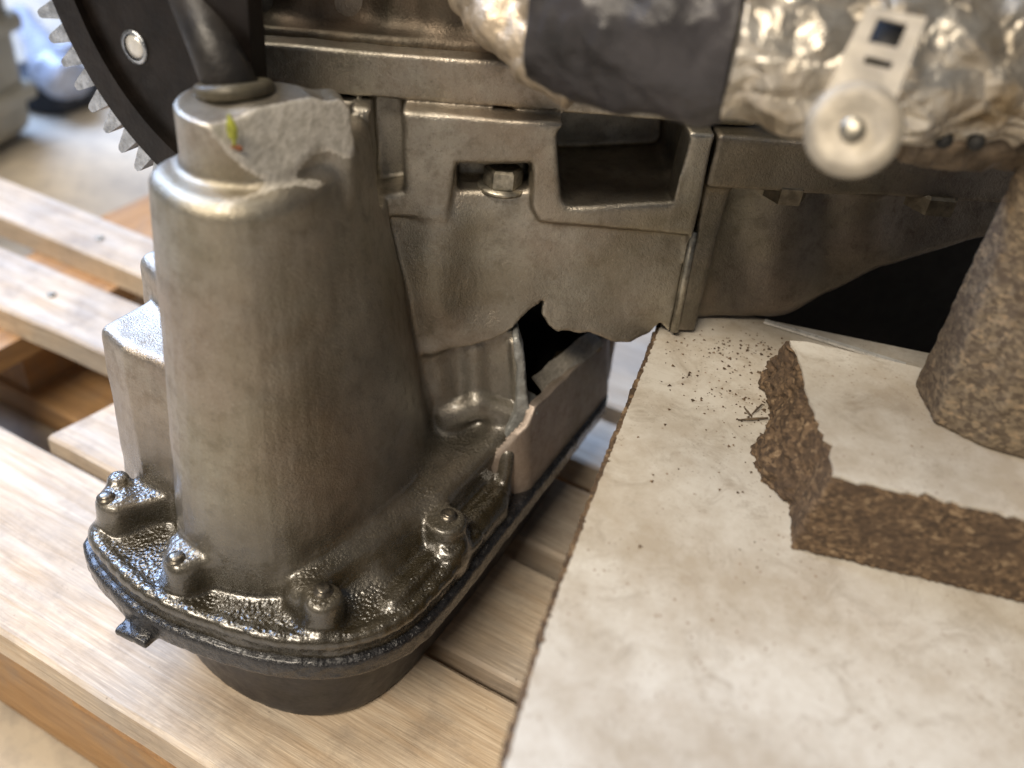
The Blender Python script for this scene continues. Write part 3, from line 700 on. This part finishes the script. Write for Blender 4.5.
def disc_mesh():
    n = 220; ro = gr-.010; V = []; Fq = []
    from mathutils.geometry import delaunay_2d_cdt
    XC = aty(250, 40, YD)[0]; outer = [Vector((min(XC, gcx+ro*math.cos(2*math.pi*i/n))+1e-5*math.cos(i), gcz+ro*math.sin(2*math.pi*i/n))) for i in range(n)]
    hole = [Vector((hx[0]+hr*math.cos(2*math.pi*i/28), hx[2]+hr*math.sin(2*math.pi*i/28))) for i in range(28)]
    vs, es, fs, *_ = delaunay_2d_cdt(outer+hole, [], [list(range(n)), list(range(n, n+28))[::-1]], 0, 1e-6)
    keep = [f for f in fs if (sum((vs[i] for i in f), Vector((0, 0)))/len(f)-Vector((hx[0], hx[2]))).length > hr*.95]
    m = len(vs); V = [(p[0], YD, p[1]) for p in vs]+[(p[0], YD+.008, p[1]) for p in vs]
    Fq = [tuple(f) for f in keep]+[tuple(i+m for i in f)[::-1] for f in keep]
    Fq += [(i, (i+1) % n, (i+1) % n+m, i+m) for i in range(n)]+[(n+i, n+(i+1) % 28, n+(i+1) % 28+m, n+i+m) for i in range(28)]
    return V, Fq
v, f = disc_mesh(); ring = part('ring_gear', v, f, M['disc'], smooth=False, label='black toothed disc with one bright round hole')
def annulus(r0, r1, y0, y1, n=220):
    V = []
    for r, y in ((r0, y0), (r1, y0), (r1, y1), (r0, y1)):
        for i in range(n): a = 2*math.pi*i/n; V.append((gcx+r*math.cos(a), y, gcz+r*math.sin(a)))
    XC = aty(250, 40, YD)[0]; return V, [(q*n+i, q*n+(i+1) % n, ((q+1) % 4)*n+(i+1) % n, ((q+1) % 4)*n+i) for q in range(4) for i in range(n) if V[i][0] < XC-.004]
v, f = annulus(gr-.024, gr-.0108, YD-.0035, YD+.0105); rim = mesh('rim', v, f, M['disc'], ring, False)
v, f = [], []
V = []; 
for k in range(24):
    a = 2*math.pi*k/24
    for rr_, yy in ((.0052, -.0008), (.0066, -.0008), (.0066, .0)): V.append((hx[0]+rr_*math.cos(a), YD+yy, hx[2]+rr_*math.sin(a)))
mesh('hole_rim', V, [(k*3+q, ((k+1) % 24)*3+q, ((k+1) % 24)*3+q+1, k*3+q+1) for k in range(24) for q in (0, 1)], M['tooth'], ring)
v, f = lathe([(.0050, 0), (.0048, .0032), (.002, .0038)], (hx[0], YD+.003, hx[2]), (0, -1, 0), 24); mesh('hole_plug', v, f, M['trim'], ring)  # pale plug added in place of the bright view through the hole
# one tooth (radial out along +x at the origin), shared by all
th = abs(step)*gr
prof = [(-.0125, -.38*th), (-.0095, -.36*th), (.0005, -.18*th), (.0020, -.09*th), (.0020, .09*th), (.0005, .18*th), (-.0095, .36*th), (-.0125, .38*th)]
tv = [(r_, yy, s_) for yy in (-.003, .010) for r_, s_ in prof]; n7 = len(prof)
tf = [tuple(range(n7)), tuple(range(n7, 2*n7))[::-1]]+[(i, (i+1) % n7, (i+1) % n7+n7, i+n7) for i in range(n7)]
tme = None
nt = int(round(2*math.pi/abs(step)))
for k in range(nt):
    a = a0[0]+2*math.pi*k/nt
    x_, z_ = gcx+gr*math.cos(a), gcz+gr*math.sin(a)
    if z_ > .50 or x_ > aty(250, 40, YD)[0]-.004: continue
    if tme is None:
        o = mesh('tooth', tv, tf, M['disc'], ring, False); tme = o.data; tme.materials.append(M['tooth']); tme.polygons[0].material_index = 1
    else: o = link(bpy.data.objects.new('tooth', tme), ring)
    o.location = (x_, YD, z_); o.rotation_euler = (0, -a, 0)

# ------------------------------------------------------------------ wrapped hoses in front
def crinkle(s, amp, off=0.):
    return lambda V: fbm(V[:, 0], V[:, 1], V[:, 2], s, 3, off).astype(float)*amp
def hose(name, pts, rad, mat, rough, n=44, sub=14, parent=None):
    P = spline(pts, sub); R_ = np.interp(np.linspace(0, 1, len(P)), np.linspace(0, 1, len(rad)), rad)
    v, f = tube(P, list(R_), n, rough); return mesh(name, v, f, mat, parent)
hw = tag(empty('wrapped_hose', (-.1, .3, .3)), 'thick hose in charcoal sleeve and crinkled silver foil above the seam', 'hose')
def hp(o): o.parent = hw; child_local(o, hw); return o
hp(hose('sleeve', [atd(545,6,.315), atd(590,14,.312), atd(660,27,.305), atd(738,38,.300)], [.0235, .0265, .0280, .0275], M['sleeve'], crinkle(.013, .0021), n=70, sub=22))
hp(hose('foil_wrap', [atd(730,36,.301), atd(790,44,.300), atd(860,52,.303), atd(960,60,.315), atd(1080,66,.330), atd(1180,70,.345)], [.0275, .0265, .0255, .0265, .027, .027], M['foil'], lambda V: (.5-np.abs(fbm(V[:, 0], V[:, 1]*.7, V[:, 2], .019, 2, 3.))).astype(float)*.0060, n=90, sub=26))
p2_ = tag(empty('foil_pipe', (-.15, .3, .3)), 'thin gold grey foil pipe entering the charcoal sleeve from the left', 'pipe')
o = hose('foil_wrap', [atd(455,-60,.37), atd(482,-10,.36), atd(505,22,.352), atd(548,62,.343), atd(580,80,.34)], [.0125, .0125, .0115, .0105, .0105], M['foil2'], crinkle(.010, .0022, 8.), n=60, sub=18, parent=p2_); child_local(o, p2_)
o = hose('bright_rod', [atd(500,-30,.36), atd(525,-8,.355), atd(552,9,.35)], [.0022, .0022, .0026], M['trim'], None, n=14, parent=p2_); child_local(o, p2_)
# clamp: round ear, strap with holes
fwd = ray(512, 384)/F
cl = empty('hose_clamp', (0, 0, 0), hw); child_local(cl, hw)
nrm = -(ray(853, 128)/F); nrm = nrm/np.linalg.norm(nrm)+np.array([-.15, 0, .15]); nrm /= np.linalg.norm(nrm)
ec = atd(853, 130, .266)
v, f = lathe([(.0118, -.0035), (.0134, -.0028), (.0137, .0), (.0130, .0012), (.0095, .0016), (.006, .0008), (.0045, .0006)], ec, nrm, 48); mesh('clamp_ear', v, f, M['clamp'], cl)
v, f = lathe([(.0036, .0002), (.0036, .0016), (.0030, .0024), (.0012, .0026)], ec, nrm, 18); mesh('rivet', v, f, M['bolt'], cl)
sA = atd(862, 95, .267); sB = atd(897, 15, .268); mid = (sA+sB)/2
u0_ = (sB-sA)/np.linalg.norm(sB-sA); sd_ = np.cross(nrm, u0_); sd_ /= np.linalg.norm(sd_)
def strap(holes):
    from mathutils.geometry import delaunay_2d_cdt
    L = np.linalg.norm(sB-sA); W = .0085
    out = [Vector(p) for p in ((-W*1.15, -.004), (W*1.15, -.004), (W, L), (-W, L))]; e = [[0, 1, 2, 3]]; pts = out[:]
    for h in holes:
        e.append(list(range(len(pts), len(pts)+4))[::-1]); pts += [Vector(p) for p in ((h[0], h[2]), (h[1], h[2]), (h[1], h[3]), (h[0], h[3]))]
    vs, es, fs, *_ = delaunay_2d_cdt(pts, [], e, 0, 1e-7)
    kp = []
    for f_ in fs:
        c = sum((vs[i] for i in f_), Vector((0, 0)))/len(f_)
        if not any(h[0] < c[0] < h[1] and h[2] < c[1] < h[3] for h in holes): kp.append(tuple(f_))
    return [sA+sd_*p[0]+u0_*p[1]+nrm*.001 for p in vs], kp
v, f = strap([(-.0042, .0042, .0150, .0225), (-.0048, .0030, .0085, .0106)])
o = mesh('strap', v, f, M['clamp'], cl, False); o.modifiers.new('s', 'SOLIDIFY').thickness = .0014
mesh('strap_hole_shade', [sA+sd_*x+u0_*y-nrm*.0022 for x, y in ((-.007, .004), (.007, .004), (.007, .027), (-.007, .027))], [(0, 1, 2, 3)], M['black'], cl).modifiers.new('s', 'SOLIDIFY').thickness = .001  # black plate added so the strap holes look shaded
# perforated heat wrap below the foil
hp(hose('brown_wrap', [atd(905,128,.322), atd(960,134,.328), atd(1030,138,.335), atd(1120,140,.345)], [.0105, .0115, .0115, .0115], simple('brown_heat_wrap', (.20, .15, .10), .3, .5, .6, 90, .003, 120), crinkle(.008, .002, 4.), n=40))
for px, py in ((915, 132), (944, 140), (976, 142)):
    v, f = lathe([(.0030, 0), (.0026, .0012)], atd(px, py, .311), nrm, 14); o = mesh('wrap_hole', v, f, M['black'], hw); child_local(o, hw)

# ------------------------------------------------------------------ white board and chipboard pieces
def slab_field(poly_b, poly_t, z0, z1, h, side_amp, sc, m=.012, rc=.001):
    A = np.vstack([poly_b, poly_t]); lo = A.min(0)-m; hi = A.max(0)+m; fld = Field((*lo, z0-.004), (*hi, z1+.004), h)
    b = inset(poly_b, rc); t = inset(poly_t, rc)
    X = fld.ax[0][:, None, None]; Y = fld.ax[1][None, :, None]; Z = fld.ax[2][None, None, :]
    s = (Z-z0)/(z1-z0); P = [(b[i][0]+(t[i][0]-b[i][0])*s, b[i][1]+(t[i][1]-b[i][1])*s) for i in range(len(b))]
    return fld, X, Y, Z, sdpoly(X, Y, P)-rc
BZ = .150; BT = .018
bp = [tuple(at(px, py, BZ)[:2]) for px, py in ((505,768),(545,630),(600,480),(630,405),(662,322))]
bpoly = [(.0, -.12)]+bp+[(-.104,.409),(-.066,.4305),(.018,.4525),(.40,.56),(.45,-.12)]
wb = tag(empty('white_board', (.1, .2, BZ-BT)), 'large worn white chipboard panel under the gearbox and offcuts', 'board')
def ragged(poly, amp, step_, seed, only=None, inw=0.):
    r = np.random.default_rng(seed); out = []
    n = len(poly)
    for i in range(n):
        a = np.array(poly[i]); b = np.array(poly[(i+1) % n]); L = np.linalg.norm(b-a); k = max(1, int(L/step_)) if (only is None or i in only) else 1
        nn = np.array([-(b-a)[1], (b-a)[0]])/L
        for j in range(k):
            q = a+(b-a)*j/k; o_ = (r.normal(0, amp) + (-abs(r.normal(0, amp*4.5)) if r.random() < .07 else 0)) if (j > 0 and k > 1) else 0
            out.append(tuple(q-nn*(-o_)-nn*inw*(1 if k > 1 else 0)))
    return out
def prism(poly, z0, z1):
    from mathutils.geometry import delaunay_2d_cdt
    n = len(poly); vs, es, fs, *_ = delaunay_2d_cdt([Vector(p) for p in poly], [], [list(range(n))], 1, 1e-7); m = len(vs)
    V = [(p[0], p[1], z1) for p in vs]+[(p[0], p[1], z0) for p in vs]; Fq = [tuple(f) for f in fs]+[tuple(i+m for i in f)[::-1] for f in fs]
    cnt = {}
    for f_ in fs:
        for i in range(len(f_)): cnt[(f_[i], f_[(i+1) % len(f_)])] = 1
    for a, b in cnt:
        if (b, a) not in cnt: Fq.append((b, a, a+m, b+m))
    return V, Fq
lp = ragged(bpoly, .00022, .0013, 3, only=(1, 2, 3, 4), inw=.0)
cp = ragged(bpoly, .00030, .0012, 9, only=(1, 2, 3, 4), inw=.0)
cp = [(x-.0020, y) if x < 0 else (x, y) for x, y in cp]
o = mesh('core', *prism(cp, BZ-BT, BZ-.0007), M['chip'], wb, False); child_local(o, wb)
o = mesh('laminate', *prism(lp, BZ-.0007, BZ), M['lam'], wb, False); child_local(o, wb)
# support stack hidden under the board
st = tag(empty('timber_block', (.12, .2, 0)), 'rough timber blocks stacked under the white board', 'block')
for i, (x0, x1, y0, y1, z0, z1) in enumerate(((-.02, .38, .20, .30, .0015, .066), (-.01, .38, .19, .29, .067, .1315))):
    board('timber', x0, x1, y0, y1, z0, z1, M['woodd'], seed=40+i, parent=st)

# offcut lying on the board
OT = BZ+.0345
ob = [(-.0040,.276),(-.011,.300),(-.026,.306),(-.034,.324),(-.031,.345),(-.047,.380),(-.040,.398),(.02,.405),(.26,.45),(.26,.346)]
ot_ = [( .0000,.283),(-.004,.297),(-.014,.314),(-.021,.328),(-.027,.344),(-.0370,.362),(-.030,.366),(.02,.377),(.26,.44),(.26,.353)]
fld, X, Y, Z, d = slab_field(ob, ot_, BZ, OT, .0009, 0, 0)
nz_ = fbm(X, Y, Z, .006, 3)*.0016+vnoise(X*.7, Y, Z*1.6, .0022, 9.)*.0011
left = np.clip((.01-X)/.03, 0, 1)
d = d + nz_*(.14+1.1*left)
zz = np.abs(Z-(BZ+.0005+OT-.0008)/2)-(OT-.0008-BZ-.0005)/2
fld.F = np.maximum(d, zz).astype(np.float32)
v, f = fld.nets(); oc = tag(empty('chipboard_offcut', (.02, .33, BZ)), 'thick white faced chipboard offcut with a broken brown end lying on the board', 'offcut')
o = mesh('core', v, f, M['chip'], oc); child_local(o, oc)
lp2 = ragged([tuple(p) for p in inset(ot_, .0003)], .0005, .003, 5, only=(0, 1, 2, 3, 4, 9)); o = mesh('laminate', *prism(lp2, OT-.0008, OT+.0003), M['lam2'], oc, False); child_local(o, oc)
# upright chipboard piece on top of it
UZ = OT+.0004; UT = .300
tb_ = [(.0165,.360),(.0280,.337),(.048,.333),(.090,.338),(.13,.36),(.13,.40),(.03,.40)]
tt_ = [(.0195,.371),(.0225,.366),(.046,.350),(.090,.348),(.13,.36),(.13,.40),(.03,.40)]
fld, X, Y, Z, d = slab_field(tb_, tt_, UZ, UT, .0012, 0, 0)
d = d + fbm(X, Y, Z, .003, 3)*.0005; slope = (Z-(.292-(X-.02)*.9)).astype(np.float32)
fld.F = np.maximum(np.maximum(d, np.abs(Z-(UZ+UT)/2)-(UT-UZ)/2), slope*.8).astype(np.float32)
v, f = fld.nets(); uc = tag(empty('chipboard_block', (.05, .36, UZ)), 'brown chipboard block standing on the white faced offcut at the right edge', 'block')
o = mesh('core', v, f, M['chipp'], uc); child_local(o, uc)

# aluminium trim strip on the far edge of the board
def strip(px0, px1, z, wd, hh, mat, name, label, cat):
    a = at(*px0, z); b = at(*px1, z); d_ = (b-a)/np.linalg.norm(b-a); s = np.cross([0, 0, 1], d_)*wd/2
    V = [a-s, a+s, b+s, b-s]; V = [tuple(p) for p in V]+[(p[0], p[1], z+hh) for p in V]
    o = mesh(name, V, [(0, 3, 2, 1), (4, 5, 6, 7), (0, 1, 5, 4), (1, 2, 6, 5), (2, 3, 7, 6), (3, 0, 4, 7)], mat, None, False); return tag(o, label, cat)
strip((764,322),(905,366), BZ+.0006, .0030, .0012, M['trim'], 'metal_strip', 'thin bright metal strip along the far edge of the white board', 'strip')

# crumbs and splinters on the board
cr = MB(); r = np.random.default_rng(5)
def crumb(p, s):
    q = r.normal(0, 1, (5, 3)); q /= np.linalg.norm(q, axis=1)[:, None]
    a = p+np.array([0, 0, s*.35]); pts = [a+np.array([s, 0, -.2*s]), a+np.array([-.5*s, .6*s, 0]), a+np.array([-.4*s, -.7*s, -.1*s]), a+np.array([0, 0, .5*s]), a+np.array([0, 0, -.3*s])]
    ang = r.random()*6.3; c, s_ = math.cos(ang), math.sin(ang); P = [(p[0]+(x[0]-p[0])*c-(x[1]-p[1])*s_, p[1]+(x[0]-p[0])*s_+(x[1]-p[1])*c, x[2]) for x in pts]
    cr.add(P, [(0, 1, 3), (1, 2, 3), (2, 0, 3), (1, 0, 4), (2, 1, 4), (0, 2, 4)])
for cx, cy, sx, sy, n in ((735,348,26,6,70),(745,395,22,25,120),(700,360,30,20,60),(885,346,22,6,90),(780,420,14,40,60),(700,400,50,50,60),(640,520,50,80,16),(790,340,60,8,50),(760,520,30,40,12)):
    for i in range(n):
        px, py = r.normal(cx, sx), r.normal(cy, sy); P = at(px, py, BZ)
        if P[1] < .43+P[0]*.2 and P[0] > -.1+(.4-P[1])*.22: crumb(P, abs(r.normal(.0003, .0004))+.00025)
cr.build('crumbs', M['chip'], None, False); tag(bpy.context.scene.objects['crumbs'], 'brown chipboard crumbs scattered over the white board', 'crumbs', kind='stuff')
for (a, b, rr_, lb) in (((738,420),(768,418),.0007,'longest wood splinter lying level beside the broken end of the offcut'), ((744,407),(752,417),.0005,'short splinter crossing the left end of the longest splinter'), ((752,414),(762,404),.0005,'short splinter slanting up from the middle of the longest splinter')):
    v, f = tube([at(*a, BZ+.0008), (at(*a, BZ+.001)+at(*b, BZ+.002))/2, at(*b, BZ+.0012)], [rr_*.5, rr_, rr_*.6], 6)
    o = mesh('splinter', v, f, M['chipp'], None, False); o['group'] = 'wood splinters beside the broken end'; tag(o, lb, 'splinter')

# ------------------------------------------------------------------ far background on the floor
def rbox(name, c, hs, rad, mat, parent, rot=0.):
    ca, sa = math.cos(rot), math.sin(rot); V = []
    for z, k in ((-1, rad), (-1, 0), (1, 0), (1, rad)):
        pass
    fb = Field((c[0]-max(hs[:2])*1.5, c[1]-max(hs[:2])*1.5, c[2]-hs[2]-.02), (c[0]+max(hs[:2])*1.5, c[1]+max(hs[:2])*1.5, c[2]+hs[2]+.02), .008)
    fb.op(lambda X, Y, Z: obox(X, Y, Z, c, rot, hs, rad), fb.lo, fb.lo+fb.n*.008, .002); v, f = fb.nets(); o = mesh(name, v, f, mat, parent); child_local(o, parent); return o
cb = at(-112, 204, ZF)
crate = tag(empty('plastic_crate', (cb[0]-.12, cb[1]+.1, ZF)), 'blurred grey ribbed plastic crate on the floor at the left edge', 'crate')
rbox('crate_wall', (cb[0]-.135, cb[1]+.10, ZF+.2), (.13, .10, .195), .02, M['crate'], crate, .3)
for k in range(4): rbox('rib', (cb[0]-.135, cb[1]+.10, ZF+.06+k*.085), (.140, .108, .012), .008, M['crate'], crate, .3)
bt = empty('plastic_bottle', tuple(at(50, 75, ZF+.03))); tag(bt, 'crumpled pale blue plastic bottle blurred on the floor behind the gear', 'bottle')
o = hose('bottle_body', [at(22,18,ZF+.05), at(38,45,ZF+.05), at(55,72,ZF+.05), at(78,78,ZF+.05)], [.014, .026, .030, .024], M['bottle'], crinkle(.05, .008), n=24, parent=bt); child_local(o, bt)
o = hose('bottle_neck', [at(38,55,ZF+.05), at(46,62,ZF+.05), at(80,50,ZF+.06)], [.022, .02, .016], M['bottle'], crinkle(.04, .006), n=20, parent=bt); child_local(o, bt)
rg = hose('rag', [at(20,84,ZF+.02), at(55,88,ZF+.025), at(100,80,ZF+.02)], [.02, .045, .02], M['dk'], crinkle(.06, .02), n=30); tag(rg, 'dark rag lying on the floor under the pale bottle', 'rag')
